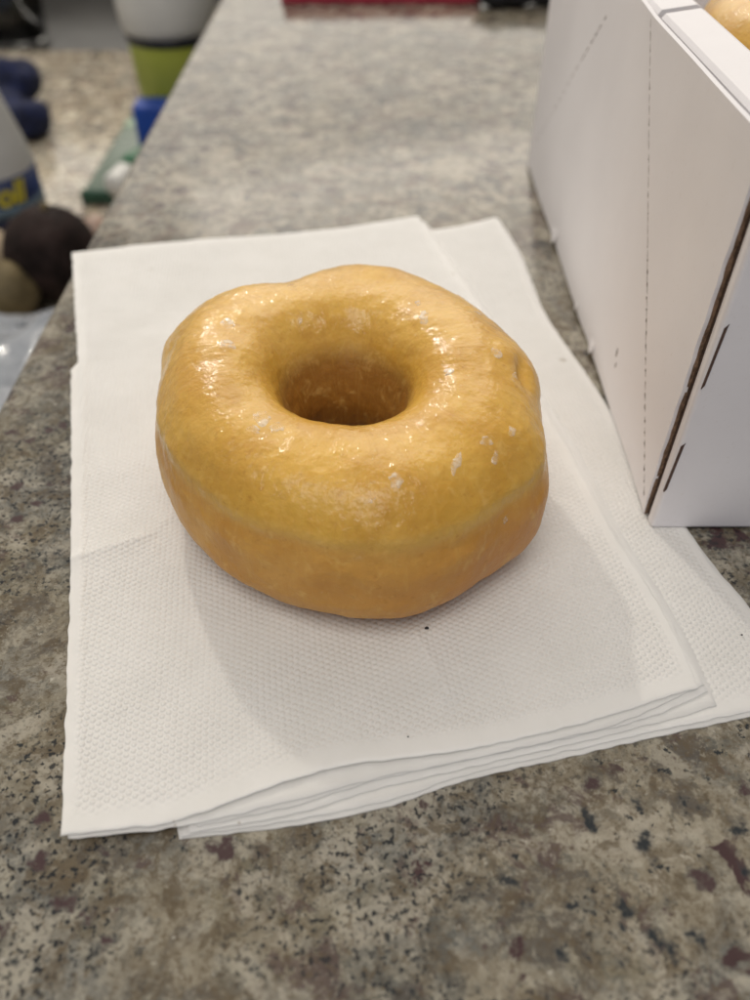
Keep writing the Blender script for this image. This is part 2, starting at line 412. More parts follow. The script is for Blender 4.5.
def ply(name, parent, edges, z, th, nu, nv, seed=0, lift=None, wave=.0005, crease=True):
    top, right, bottom, left = edges
    T = resample([P(*p, z) for p in top], nu); B = resample([P(*p, z) for p in bottom], nu)
    L = resample([P(*p, z) for p in left], nv); R = resample([P(*p, z) for p in right], nv)
    V = []; bord = []
    for j in range(nv):
        v = j / (nv - 1)
        for i in range(nu):
            u = i / (nu - 1)
            p = (1 - v) * T[i] + v * B[i] + (1 - u) * L[j] + u * R[j] - ((1 - u) * (1 - v) * T[0] + u * (1 - v) * T[-1] + (1 - u) * v * B[0] + u * v * B[-1])
            x, y = p.x, p.y
            edge = min(u, 1 - u, v, 1 - v)
            jit = .00035 * max(0, 1 - edge * 60)
            x += jit * noise.noise((x * 300, y * 300, seed)); y += jit * noise.noise((x * 300, y * 300, seed + 9))
            h = wave * noise.noise((x * 22, y * 22, seed * 3.3)) + wave * .35 * noise.noise((x * 70, y * 70, seed * 1.7)) + .00009 * noise.noise((x * 320, y * 320, seed))
            if crease:
                for a, b_, A, w, k in CREASE:
                    d, s, e = seg_dist(x, y, a, b_)
                    if d < 4 * w:
                        if k: h += e * A * math.exp(-(d / w)) * (1 if s > 0 else .75)
                        else: h += e * A * math.exp(-(d / w) ** 2)
            rd = math.hypot(x + .006, y - .154)       # pressed flat under the ring
            if rd < .046: h = min(h * max(0, (rd - .03) / .016), h) if h > 0 else h
            if lift: h += lift(u, v)
            V.append((x, y, z + h)); bord.append((u, v))
    n = nu * nv; Fc = []
    for j in range(nv - 1):
        for i in range(nu - 1):
            a = j * nu + i; Fc.append((a, a + nu, a + nu + 1, a + 1))
    # underside
    V2 = [(x, y, zz - th) for x, y, zz in V]
    allV = V + V2
    for j in range(nv - 1):
        for i in range(nu - 1):
            a = n + j * nu + i; Fc.append((a, a + 1, a + nu + 1, a + nu))
    # rounded folded rim
    loop = [i for i in range(nu)] + [j * nu + nu - 1 for j in range(1, nv)] + [(nv - 1) * nu + i for i in range(nu - 2, -1, -1)] + [j * nu for j in range(nv - 2, 0, -1)]
    cx = sum(V[i][0] for i in loop) / len(loop); cy = sum(V[i][1] for i in loop) / len(loop)
    m0 = len(allV)
    for i in loop:
        x, y, zz = V[i]; d = math.hypot(x - cx, y - cy)
        allV.append((x + (x - cx) / d * th * .35, y + (y - cy) / d * th * .35, zz - th * .5))
    K = len(loop)
    for q in range(K):
        a, c_ = loop[q], loop[(q + 1) % K]; ma, mc = m0 + q, m0 + (q + 1) % K
        Fc.append((a, c_, mc, ma)); Fc.append((ma, mc, n + c_, n + a))
    o = mesh(name, allV, Fc, M['napkin'], parent)
    at = o.data.attributes.new('border', 'FLOAT', 'POINT')
    vals = []
    for (u, v) in bord:
        du = min(u, 1 - u) * .13; dv = min(v, 1 - v) * .13
        vals.append(max(0, min(1, (min(du, dv) - .0016) / .0016)))
    vals = vals * 2 + [0] * K
    at.data.foreach_set('value', vals)
    return o

def rim_flat(*a): return 0

# bottom packet, turned and showing on the right
n1 = empty('paper_napkin', P(500, 600, 0), 'bottom napkin of the stack, its corner sticking out right under the cardboard carton', 'napkin', 'stacked paper napkins')
E1 = ([(95, 272), (250, 255), (440, 231), (462, 228), (498, 218)],
      [(498, 218), (521, 254), (545, 312), (585, 372), (640, 455), (690, 533), (715, 567), (748, 605), (790, 665), (818, 702)],
      [(179, 838), (300, 824), (390, 805), (470, 779), (600, 749), (680, 731), (750, 716), (818, 702)],
      [(95, 272), (140, 560), (179, 838)])
def dip(u, v):   # weighed down where the carton stands on it
    return 0
ply('folded_layer', n1, E1, .0004, .00038, 120, 120, 1, wave=.0002, crease=False)
E1t = ([(97, 270), (250, 253), (438, 229), (460, 226), (496, 217)],
       [(496, 217), (519, 254), (543, 311), (583, 370), (638, 454), (688, 531), (713, 566), (746, 604), (788, 664), (814, 698)],
       [(182, 835), (300, 818), (390, 799), (470, 773), (600, 743), (680, 725), (750, 711), (814, 698)],
       [(97, 270), (142, 560), (182, 835)])
ply('top_layer', n1, E1t, .0008, .0004, 160, 160, 2, wave=.00025, crease=False)

n2 = empty('paper_napkin', P(400, 600, .0012), 'middle napkin of the stack, only its thin edges showing in front and right', 'napkin', 'stacked paper napkins')
E2 = ([(90, 262), (250, 248), (425, 222)],
      [(425, 222), (470, 285), (566, 432), (620, 530), (662, 595), (690, 645), (716, 704)],
      [(190, 832), (300, 812), (362, 792), (450, 771), (560, 746), (658, 722), (716, 704)],
      [(90, 262), (140, 560), (190, 832)])
ply('folded_layer', n2, E2, .0012, .0004, 100, 100, 3, wave=.00025, crease=False)
E2t = ([(92, 260), (250, 246), (424, 221)],
      [(424, 221), (469, 284), (564, 432), (617, 530), (659, 594), (687, 644), (708, 690)],
      [(198, 826), (300, 803), (362, 783), (450, 763), (560, 739), (650, 716), (708, 690)],
      [(92, 260), (140, 560), (198, 826)])
ply('top_layer', n2, E2t, .0016, .0004, 100, 100, 4, wave=.00025, crease=False)

n3 = empty('paper_napkin', P(350, 600, .0022), 'top white embossed paper napkin of the stack, lying directly under the glazed doughnut', 'napkin', 'stacked paper napkins')
E3l = ([(74, 253), (150, 246), (250, 238), (350, 228), (419, 217)],
       [(419, 217), (467, 285), (522, 370), (563, 436), (614, 531), (655, 590), (683, 643), (704, 684)],
       [(67, 838), (120, 833), (180, 826), (300, 798), (350, 784), (400, 772), (450, 762), (550, 740), (620, 722), (704, 684)],
       [(74, 253), (81, 363), (75, 371), (76, 560), (70, 700), (67, 838)])
ply('folded_layer', n3, E3l, .0020, .0004, 160, 160, 5, wave=.00025, crease=False)
E3 = ([(72, 252), (150, 244), (250, 236), (350, 226), (418, 215)],
      [(418, 215), (465, 285), (520, 370), (560, 436), (612, 531), (652, 591), (680, 644), (698, 686)],
      [(62, 835), (120, 829), (178, 820), (256, 792), (320, 771), (350, 764), (400, 758), (450, 752), (550, 731), (610, 714), (698, 686)],
      [(72, 252), (78, 362), (71, 370), (71, 560), (66, 700), (62, 835)])
def lift3(u, v):
    g = math.exp(-((u - .42) / .17) ** 2)
    return .0007 * g * max(0, (v - .72) / .28) ** 2
ply('top_layer', n3, E3, .0025, .0005, 300, 300, 6, lift=lift3, wave=.0007)

# crumbs of pepper on the paper
for i, (x, y, r, lab) in enumerate([(427, 629, .00050, 'black crumb on the napkin just in front of the doughnut'),
                               (742, 635, .00022, 'tiny dark crumb on the napkin corner at the right edge'),
                               (408, 737, .00018, 'tiny dark crumb on the napkin near its front edge')]):
    q = P(x, y, .0027 if i != 1 else .0011)
    bm = bmesh.new(); bmesh.ops.create_icosphere(bm, subdivisions=2, radius=r)
    for v in bm.verts: v.co *= 1 + .4 * noise.noise(v.co * 3000 + Vector((i, 0, 0)))
    for v in bm.verts: v.co = Vector((v.co.x * 1.2 + q[0], v.co.y + q[1], v.co.z * .7 + q[2] + .0001))
    tag(from_bm('crumb', bm, M['blk'], origin=q), lab, 'crumb', 'crumbs on the napkins')

# ------------------------------------------------------------------ doughnut
RO = [0.0471, 0.047, 0.0463, 0.0455, 0.0452, 0.0457, 0.0467, 0.0478, 0.0491, 0.0509, 0.0528, 0.0539, 0.0537, 0.052, 0.0492, 0.047, 0.0471, 0.0496, 0.0522, 0.0535, 0.0536, 0.053, 0.0515, 0.0493, 0.0479, 0.0478, 0.0479, 0.0475, 0.0472, 0.0472, 0.0473, 0.0477, 0.0482, 0.0487, 0.0492, 0.05, 0.0511, 0.0519, 0.0523, 0.0524, 0.0521, 0.0516, 0.0518, 0.0525, 0.052, 0.0499, 0.0477, 0.0469]
def sup(c, e): return math.copysign(abs(c) ** e, c)
def ring(cx, cy, z0, h, ro, ri, nu, nv, seed, detail=True):
    V = []; hg = []; red = []; inn = []; h0 = h
    for i in range(nu):
        u = 2 * math.pi * i / nu; cu, su = math.cos(u), math.sin(u)
        q = u / (2 * math.pi) * len(ro); k = int(q); fr = q - k
        p0, p1, p2, p3 = (ro[(k + d) % len(ro)] for d in (-1, 0, 1, 2))
        Ro = .5 * (2 * p1 + (p2 - p0) * fr + (2 * p0 - 5 * p1 + 4 * p2 - p3) * fr * fr + (3 * p1 - p0 - 3 * p2 + p3) * fr ** 3)
        # the hole: a slightly squarish oval
        Ri = (ri - (.0012 * cu + .0022 * su if detail else 0)) * (1 + .06 * math.cos(2 * u + .3) + .03 * math.cos(3 * u + 1) + .02 * math.cos(5 * u))
        rc = (Ro + Ri) / 2; a = (Ro - Ri) / 2
        h = h0 * (1 + (.10 * min(0, su) if detail else 0))
        for j in range(nv):
            t = 2 * math.pi * j / nv; c, s = math.cos(t), math.sin(t)
            ex = .85
            r = rc + a * sup(c, ex)
            # funnel: the upper inner shoulder leans back into the ring
            if c < 0 and s > 0: r += .0022 * math.sin(min(1, s) * math.pi) * (-c)
            if s > 0: z = z0 + h * .46 + h * .54 * s ** .92
            else: z = z0 + h * .46 + h * .46 * sup(s, .6)
            # proof line: a soft shoulder on the outside
            zz = (z - z0) / h
            if c > 0:
                r += .0003 * math.exp(-((zz - .77) / .045) ** 2) - .0004 * math.exp(-((zz - .66) / .08) ** 2)
            x = cx + r * cu; y = cy + r * su
            # fold / dimple on the right shoulder
            nx, ny, nz = cu * c, su * c, s
            d = 0
            pv = Vector((x, y, z))
            d += .0005 * noise.noise(pv * 45 + Vector((seed, 0, 0)))
            d += .00042 * noise.noise(pv * 110 + Vector((seed, 3, 0)))
            if detail:
                d += .00015 * noise.noise(pv * 300 + Vector((seed, 5, 0)))
                d += .00009 * noise.noise(pv * 560 + Vector((0, seed, 0)))
                d += .00004 * noise.noise(pv * 1100 + Vector((0, seed, 4)))
                # radial stretch wrinkles on the skin near the shoulder
                wr = noise.noise(Vector((u * 55, t * 4.5, seed)))
                d += .00009 * wr * max(0, c * .8 + .3) * max(0, s)
                # pleat
                dd = math.hypot(x - PL[0], y - PL[1])
                d -= .0016 * math.exp(-((x - PL[0]) / .0014) ** 2 - ((y - PL[1]) / .0045) ** 2) * (1 if z > z0 + .02 else 0)
                d += .0004 * math.exp(-((x - PL[0] - .003) / .0020) ** 2 - ((y - PL[1]) / .005) ** 2) * (1 if z > z0 + .02 else 0)
            V.append((x + nx * d, y + ny * d, max(z + nz * d, z0 + .0001 * noise.noise(pv * 900))))
            hg.append(zz)
            ru = max(0, math.cos(u + .75)) ** 3
            red.append(ru * max(0, min(1, (c + .1) * 2)) * max(0, min(1, (.70 - zz) * 4)) * .75)
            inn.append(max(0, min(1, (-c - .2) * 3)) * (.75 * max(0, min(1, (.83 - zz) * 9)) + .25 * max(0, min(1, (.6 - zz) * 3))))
    Fc = []
    for i in range(nu):
        k = (i + 1) % nu
        for j in range(nv):
            l = (j + 1) % nv
            Fc.append((i * nv + j, k * nv + j, k * nv + l, i * nv + l))
    return V, Fc, hg, red, inn
def add_ring(name, parent, args, mat):
    V, Fc, hg, red, inn = ring(*args)
    o = mesh(name, V, Fc, mat, parent)
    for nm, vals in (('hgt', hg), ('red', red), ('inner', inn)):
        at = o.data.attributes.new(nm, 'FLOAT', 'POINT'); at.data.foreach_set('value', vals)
    return o, V
PL = P(521, 384, .038)
dn = empty('glazed_doughnut', (-.006, .156, .0027), 'golden glazed ring doughnut with white sugar flakes, sitting on the stack of napkins', 'doughnut')
Z0 = .0025
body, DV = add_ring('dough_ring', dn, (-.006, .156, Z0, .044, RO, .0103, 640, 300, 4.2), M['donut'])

# sugar flakes: thin crumpled shards lying on the glaze
from mathutils.bvhtree import BVHTree
bvh = BVHTree.FromPolygons([Vector(v) for v in DV], [tuple(p.vertices) for p in body.data.polygons])
cam = Vector((0, 0, H))
flakes = [(228, 323, 10, 7), (226, 344, 13, 6), (262, 418, 13, 8), (277, 427, 8, 6), (254, 430, 9, 4), (292, 286, 6, 5), (396, 481, 8, 6), (369, 497, 8, 5), (456, 464, 5, 10), (424, 317, 6, 10), (418, 303, 4, 5),
          (512, 431, 5, 5), (486, 441, 7, 4), (495, 458, 4, 6), (448, 372, 6, 4), (497, 353, 7, 6), (300, 320, 3, 6), (478, 313, 8, 3), (515, 376, 4, 8), (505, 520, 4, 3)]
for k, (px, py, wx, wy) in enumerate(flakes):
    rnd = random.Random(k)
    q = Vector(P(px, py, 0)); hit, nrm, idx, dist = bvh.ray_cast(cam, (q - cam).normalized())
    if hit is None: continue
    if nrm.dot(cam - hit) < 0: nrm = -nrm
    tx = Vector((1, 0, 0)); tx = (tx - nrm * tx.dot(nrm)).normalized(); ty = nrm.cross(tx)
    sc = .00025 * .8; rx, ry = wx * sc * 1.0, wy * sc * 1.5
    ang0 = rnd.uniform(-.6, .6)
    nr = 22; V = []; Fc = []
    ra = [1 + .55 * noise.noise(Vector((math.cos(2 * math.pi * i / nr) * 1.6, math.sin(2 * math.pi * i / nr) * 1.6, k * 5.1))) + rnd.uniform(-.12, .12) for i in range(nr)]
    def surf(a, b_, off):
        w = hit + tx * a + ty * b_
        h2, n2_, i2, d2 = bvh.find_nearest(w)
        return h2 + nrm * off
    rings = (0.0, .45, .8, 1.0)
    V.append(surf(0, 0, .00012))
    for rr in rings[1:]:
        for i in range(nr):
            a = 2 * math.pi * i / nr
            x_, y_ = rx * rr * ra[i] * math.cos(a), ry * rr * ra[i] * math.sin(a)
            xr = x_ * math.cos(ang0) - y_ * math.sin(ang0); yr = x_ * math.sin(ang0) + y_ * math.cos(ang0)
            off = .00012 + .00010 * noise.noise(Vector((xr, yr, k)) * 1500) if rr < 1 else -.0001
            V.append(surf(xr, yr, off))
    for i in range(nr):
        j = (i + 1) % nr
        Fc.append((0, 1 + i, 1 + j))
        for r_ in range(2): Fc.append((1 + r_ * nr + i, 1 + (r_ + 1) * nr + i, 1 + (r_ + 1) * nr + j, 1 + r_ * nr + j))
    mesh('sugar_flake', [tuple(v) for v in V], Fc, M['flake'], dn)

# ------------------------------------------------------------------ cardboard carton
BX, BY0, BY1, BZ0, BZ1 = .0705, .1416, .375, .0014, .096
bx = empty('doughnut_carton', (.19, .26, .0013), 'open white corrugated cardboard carton standing at the right with one corner on the napkins', 'carton')
def fold_h(y, z):
    """the side panel is scored along two diagonals and stands out a little between them"""
    a = (z - BZ0) - (y - (BY0 + .004)) * 1.06          # front diagonal
    c = (z - BZ0) - ((BY1 - y)) * .86         # rear diagonal
    out = 0
    out += .0005 * math.tanh(a / .012) - .0004 * math.tanh(c / .015)
    out += .0004 * noise.noise(Vector((y * 22, z * 22, 1)))
    return -out - .0001
SY0 = .1465
ny, nz = 150, 64; V = []; Fc = []
def side_y(i, z): return SY0 + (BY1 - SY0) * i / (ny - 1)
for side in (0, 1):
    for j in range(nz):
        z = BZ0 + (BZ1 - BZ0) * j / (nz - 1)
        for i in range(ny):
            y = side_y(i, z)
            e = min(i, ny - 1 - i) / 8; e = min(1, e)
            zz = z
            if j == 0: zz += .0007 * noise.noise(Vector((y * 90, 3, 0)))
            x = BX + fold_h(y, z) + side * .0012
            V.append((x, y + (.0005 * noise.noise(Vector((z * 160, 0, 2))) if i == 0 else 0), zz))
K = ny * nz
for j in range(nz - 1):
    for i in range(ny - 1):
        a = j * ny + i
        Fc.append((a, a + ny, a + ny + 1, a + 1)); Fc.append((K + a, K + a + 1, K + a + ny + 1, K + a + ny))
for i in range(ny - 1):
    Fc.append((i, i + 1, K + i + 1, K + i)); a = (nz - 1) * ny + i; Fc.append((a, K + a, K + a + 1, a + 1))
for j in range(nz - 1):
    a = j * ny; Fc.append((a, K + a, K + a + ny, a + ny)); a += ny - 1; Fc.append((a, a + ny, K + a + ny, K + a))
side = mesh('side_panel', V, Fc, M['card'], bx)
side.data.set_sharp_from_angle(angle=math.radians(40))

def sidept(y, z, off=.00012):
    return (BX + fold_h(y, z) - off, y, z)
def strip(name, pts, wid, mat, parent, off=.00012):
    """short cuts following the side panel: pts = [(y,z,y,z,width)]"""
    V = []; Fc = []
    for (y0, z0, y1, z1, w) in pts:
        L = math.hypot(y1 - y0, z1 - z0); ny_, nz_ = -(z1 - z0) / L * w / 2, (y1 - y0) / L * w / 2
        k = len(V)
        for (y, z) in ((y0, z0), (.5 * (y0 + y1) + ny_, .5 * (z0 + z1) + nz_), (y1, z1), (.5 * (y0 + y1) - ny_, .5 * (z0 + z1) - nz_)):
            V.append(sidept(y, z, off))
        for (y, z) in ((y0, z0), (.5 * (y0 + y1) + ny_, .5 * (z0 + z1) + nz_), (y1, z1), (.5 * (y0 + y1) - ny_, .5 * (z0 + z1) - nz_)):
            V.append(sidept(y, z, -.0002))
        Fc += [(k, k + 1, k + 2, k + 3), (k, k + 4, k + 5, k + 1), (k + 1, k + 5, k + 6, k + 2), (k + 2, k + 6, k + 7, k + 3), (k + 3, k + 7, k + 4, k)]
    return mesh(name, V, Fc, mat, parent, smooth=False)
rnd = random.Random(3)
def dashes(y0, z0, y1, z1, n, w0, w1, t0=0.0, t1=1.0, gap=.4):
    out = []
    for k in range(n):
        a = t0 + (t1 - t0) * (k + rnd.uniform(0, .2)) / n; b_ = t0 + (t1 - t0) * (k + 1 - gap + rnd.uniform(-.12, .12)) / n
        w = rnd.uniform(w0, w1); j = rnd.uniform(-.00012, .00012)
        out.append((y0 + (y1 - y0) * a + j, z0 + (z1 - z0) * a - j, y0 + (y1 - y0) * b_ + j, z0 + (z1 - z0) * b_ - j, w))
    return out
PF = (.1490, .0050, .2300, .0950)
strip('perforation', dashes(*PF, 20, .0003, .0008, 0, .52, .55), 0, M['slit'], side)
strip('perforation', dashes(*PF, 13, .00015, .0004, .52, 1, .82), 0, M['slit'], side)
strip('score_line', dashes(*PF, 40, .00022, .0004, 0, 1, .08), 0, M['crease'], side, .00008)
strip('score_line', dashes(.362, .016, .2760, .0860, 16, .00025, .0005, 0, 1, .25), 0, M['crease'], side, .00009)
strip('perforation', dashes(.362, .016, .2760, .0860, 6, .0004, .0007, .72, .99, .45), 0, M['slit'], side)
# two pinholes
y1_, z1_ = .1850, .0145
strip('pinhole', [(.1960, .0160, .1962, .0190, .0008), (.1945, .0132, .1947, .0150, .0006)], 0, M['slit'], side)

# torn tabs along the foot of the side panel
for (y, L) in ((.298, .010), (.247, .005), (.221, .007)):
    bm = bmesh.new()
    pts = [(BX + .0002, y - L * .5, .0075), (BX - .0005, y - L * .45, .0035), (BX - .0009, y - L * .2, .0012), (BX - .0004, y + L * .3, .0022), (BX + .0002, y + L * .5, .0055)]
    va = [bm.verts.new(p) for p in pts]; vb = [bm.verts.new((p[0] + .0022, p[1], p[2])) for p in pts]
    bm.faces.new(va); bm.faces.new(vb[::-1])
    for i in range(5): bm.faces.new((va[i], va[(i + 1) % 5], vb[(i + 1) % 5], vb[i]))
    from_bm('torn_tab', bm, M['card'], side, smooth=False)

# brown corrugated core between side and front, gap shade put into its colour
bm = box_bm(BX + .0004, BX + .0030, .1452, .14645, BZ0 + .0004, BZ1 - .0006)
from_bm('corrugated_edge', bm, M['kraft_shade'], bx, smooth=False)
V = []; Fc = []
for k in range(46):   # ragged liner lip along the gap
    z = BZ0 + (BZ1 - BZ0) * k / 45; r = .0006 * noise.noise(Vector((z * 330, 7, 0)))
    V += [(BX - .0003 + r * .3, .1462 + r, z), (BX + .0005, .1462 + r, z), (BX + .0005, .1470, z), (BX - .0003 + r * .3, .1470, z)]
for k in range(45):
    a = k * 4
    for q in range(4): Fc.append((a + q, a + (q + 1) % 4, a + 4 + (q + 1) % 4, a + 4 + q))
mesh('ragged_lip', V, Fc, M['kraft_shade2'], bx, smooth=False)
# front panel with rounded fold
bm = box_bm(BX + .0002, .302, BY0, .1453, .0006, .098, .0011, 4)
front = from_bm('front_panel', bm, M['card'], bx)
for (za, xa, zb, xb) in ((.0448, .0714, .0612, .0717), (.0136, .0711, .0293, .0714)):
    bm = bmesh.new()
    w = .00065; yy = BY0 - .00015
    pr = [(xa - w * .3, za), (xa + w * .5, za + .001), (xb + w * .8, zb - .0006), (xb + w, zb), (xb - w * .2, zb - .001)]
    va = [bm.verts.new((x, yy, z)) for x, z in pr]; vb = [bm.verts.new((x, yy + .0008, z)) for x, z in pr]
    bm.faces.new(va); bm.faces.new(vb[::-1])
    for i in range(5): bm.faces.new((va[i], va[(i + 1) % 5], vb[(i + 1) % 5], vb[i]))
    from_bm('slit', bm, M['slit'], front, smooth=False)
# folded-over rim, inner wall, back, right side, floor
bm = bmesh.new()
prof = [(BX + .0030, .086), (BX + .0030, .0955), (BX + .0038, .0966), (BX + .0125, .0978), (BX + .0138, .0972), (BX + .0138, .010), (BX + .0122, .010), (BX + .0122, .0955), (BX + .0046, .0946), (BX + .0042, .086)]
# y range stops short of the tall rear gusset
ya, yb = .1455, .2330
va = [bm.verts.new((x, ya, z - .0012)) for x, z in prof]; vb = [bm.verts.new((x, yb, z - .0012)) for x, z in prof]
bm.faces.new(va); bm.faces.new(vb[::-1])
for i in range(len(prof)):
    j = (i + 1) % len(prof); bm.faces.new((va[i], va[j], vb[j], vb[i]))
from_bm('folded_rim', bm, M['card'], bx, smooth=False)
bm = bmesh.new()
va = [bm.verts.new((x, .2365, z - .0012)) for x, z in prof]; vb = [bm.verts.new((x, BY1 - .004, z - .0012)) for x, z in prof]
bm.faces.new(va); bm.faces.new(vb[::-1])
for i in range(len(prof)):
    j = (i + 1) % len(prof); bm.faces.new((va[i], va[j], vb[j], vb[i]))
from_bm('folded_rim', bm, M['card'], bx, smooth=False)
from_bm('rear_panel', box_bm(BX + .0032, .302, BY1 - .0034, BY1 - .0004, .0006, .098, .0008), M['card'], bx)
from_bm('side_panel', box_bm(.2990, .3018, .1453, BY1 - .0037, .0006, .097, .0008), M['card'], bx)
from_bm('floor_panel', box_bm(BX + .0034, .2988, .1453, BY1 - .0037, .0022, .0050), M['card'], bx)
ro2 = [.049 + .0015 * math.sin(i * .9) for i in range(24)]
for i, (x, y, z, lab) in enumerate([(.1405, .252, .055, 'glazed doughnut inside the open carton, only a golden sliver showing past the rim')]):
    d2 = empty('glazed_doughnut', (x, y, z), lab, 'doughnut')
    o2, _ = add_ring('dough_ring', d2, (x, y, z, .042, ro2, .0145, 200, 100, 9 + i, False), M['donut'])
d3 = empty('glazed_doughnut', (.138, .240, .0052), 'glazed doughnut at the bottom of the open carton beneath another doughnut', 'doughnut')
add_ring('dough_ring', d3, (.138, .240, .0052, .044, ro2, .0145, 160, 80, 19, False), M['donut'])

# ------------------------------------------------------------------ far end of the bar
x0, y0, _ = P(350, 4, 0); x1 = P(481, 4, 0)[0]
fo = empty('red_folder', ((x0 + x1) / 2, y0 + .05, 0), 'flat red folder lying at the far end of the granite bar', 'folder')
from_bm('cover', box_bm(x0 - .05, x1, y0, y0 + .12, .0001, .0105, .0008), M['red'], fo)
from_bm('elastic_band', box_bm(x0 - .02, x0 - .014, y0 + .001, y0 + .119, .0104, .0112, .0003), M['blk'], fo)
q = P(515, 10, 0)
def blob(name, spheres, mat, parent=None, origin=None, vox=.004, smooth=6, disp=0, ds=40):
    bm = bmesh.new()
    for (x, y, z, rx, ry, rz) in spheres:
        r = bmesh.ops.create_icosphere(bm, subdivisions=4, radius=1)
        for v in r['verts']: v.co = Vector((x + v.co.x * rx, y + v.co.y * ry, z + v.co.z * rz))
    o = from_bm(name, bm, mat, parent, origin)
    m = o.modifiers.new('Remesh', 'REMESH'); m.mode = 'VOXEL'; m.voxel_size = vox; m.use_smooth_shade = True
    s = o.modifiers.new('Smooth', 'SMOOTH'); s.iterations = smooth; s.factor = .6
    if disp:
        dg = bpy.context.evaluated_depsgraph_get(); me = bpy.data.meshes.new_from_object(o.evaluated_get(dg))
        o.modifiers.clear(); o.data = me
        for v in me.vertices:
            v.co += v.normal * disp * noise.noise(v.co * ds)
        for p in me.polygons: p.use_smooth = True
        if not me.materials: me.materials.append(mat)
    return o
pz = empty('black_pouch', (q[0], q[1] + .01, 0), 'small black rounded pouch at the far end of the bar beside the red folder', 'pouch')
blob('pouch', [(q[0], q[1] + .012, .009, .024, .014, .009), (q[0] - .014, q[1] + .008, .009, .014, .012, .009), (q[0] + .022, q[1] + .014, .010, .020, .012, .010)], M['blk'], pz, vox=.0015)
blob('zip_trim', [(q[0] - .025, q[1] + .004, .010, .008, .003, .003), (q[0] + .004, q[1] - .001, .012, .012, .003, .002)], M['chrome'], pz, vox=.0008)

# ------------------------------------------------------------------ things on the lower counter
# white bottle with the navy label
bx_, by_ = -.292, .600
bt = empty('cleaner_bottle', (bx_, by_, LOW), 'white plastic bottle with navy and yellow label at the left edge beside the dark fruit', 'bottle')
R_ = .036
v, f = lathe([(0, LOW + .0005), (R_ * .9, LOW + .0005), (R_, LOW + .004), (R_, LOW + .062), (R_ * .92, LOW + .078), (R_ * .72, LOW + .108), (R_ * .55, LOW + .14), (R_ * .36, LOW + .160), (R_ * .34, LOW + .176), (0, LOW + .176)], bx_, by_)
mesh('bottle_body', v, f, M['grayw'], bt)
lz0, lz1 = LOW + .012, LOW + .060
v, f = lathe([(R_, lz0), (R_ + .0004, lz0), (R_ + .0004, lz1), (R_, lz1)], bx_, by_, 96)
lab = mesh('label', v, f, M['navy'], bt)
v, f = lathe([(R_ + .0003, lz0 + .020), (R_ + .0007, lz0 + .0202), (R_ + .0007, lz0 + .028), (R_ + .0003, lz0 + .0282)], bx_, by_, 96)
mesh('label_band', v, f, M['steel'], lab)
def curved_text(txt, size, z, ang, mat, parent, R, shear=.2):
    cu = bpy.data.curves.new('lettering', 'FONT'); cu.body = txt; cu.size = size; cu.extrude = .0004; cu.align_x = 'CENTER'; cu.shear = shear; cu.offset = size * .03
    t = bpy.data.objects.new('lettering', cu); COL.objects.link(t)
    dg = bpy.context.evaluated_depsgraph_get(); me = bpy.data.meshes.new_from_object(t.evaluated_get(dg))
    bpy.data.objects.remove(t)
    bm = bmesh.new(); bm.from_mesh(me); bmesh.ops.subdivide_edges(bm, edges=list(bm.edges), cuts=1)
    for q_ in bm.verts:
        a = ang + q_.co.x / R; rr = R + q_.co.z + .0006
        q_.co = Vector((bx_ + rr * math.cos(a), by_ + rr * math.sin(a), z + q_.co.y))
    return from_bm('lettering', bm, mat, parent, smooth=False)
curved_text('oll', .022, lz0 + .030, -.80, M['yellow'], lab, R_)
bm = bmesh.new()
a = -.42; cxx, cyy, czz = bx_ + (R_ + .001) * math.cos(a), by_ + (R_ + .001) * math.sin(a), lz0 + .010
r = bmesh.ops.create_icosphere(bm, subdivisions=3, radius=1)
for q_ in bm.verts: q_.co = Vector((cxx + q_.co.x * .003 , cyy + q_.co.y * .006, czz + q_.co.z * .0065))
from_bm('red_emblem', bm, M['redink'], lab)
v, f = lathe([(0, LOW + .1765), (.013, LOW + .1765), (.014, LOW + .179), (.014, LOW + .196), (.012, LOW + .199), (0, LOW + .199)], bx_, by_, 32)
mesh('cap', v, f, M['navy'], bt)

# crumpled navy cloth
c1 = P(12, 78, -.125); c2 = P(26, 116, -.13)
oc = tag(blob('navy_cloth', [(c1[0], c1[1], -.125, .030, .022, .020), (c1[0] + .015, c1[1] - .004, -.128, .018, .02, .018), (c1[0] - .03, c1[1] - .01, -.13, .03, .03, .02),
     (c2[0] + .004, c2[1], -.132, .020, .024, .018), (c2[0] - .018, c2[1] + .012, -.138, .022, .03, .013), ((c1[0] + c2[0]) / 2 - .03, (c1[1] + c2[1]) / 2, -.137, .03, .05, .013)],
     M['cloth'], None, (c1[0], c1[1], LOW), vox=.0035, smooth=4, disp=.004, ds=45), 'crumpled navy blue cloth on the lower counter behind the white bottle', 'cloth')

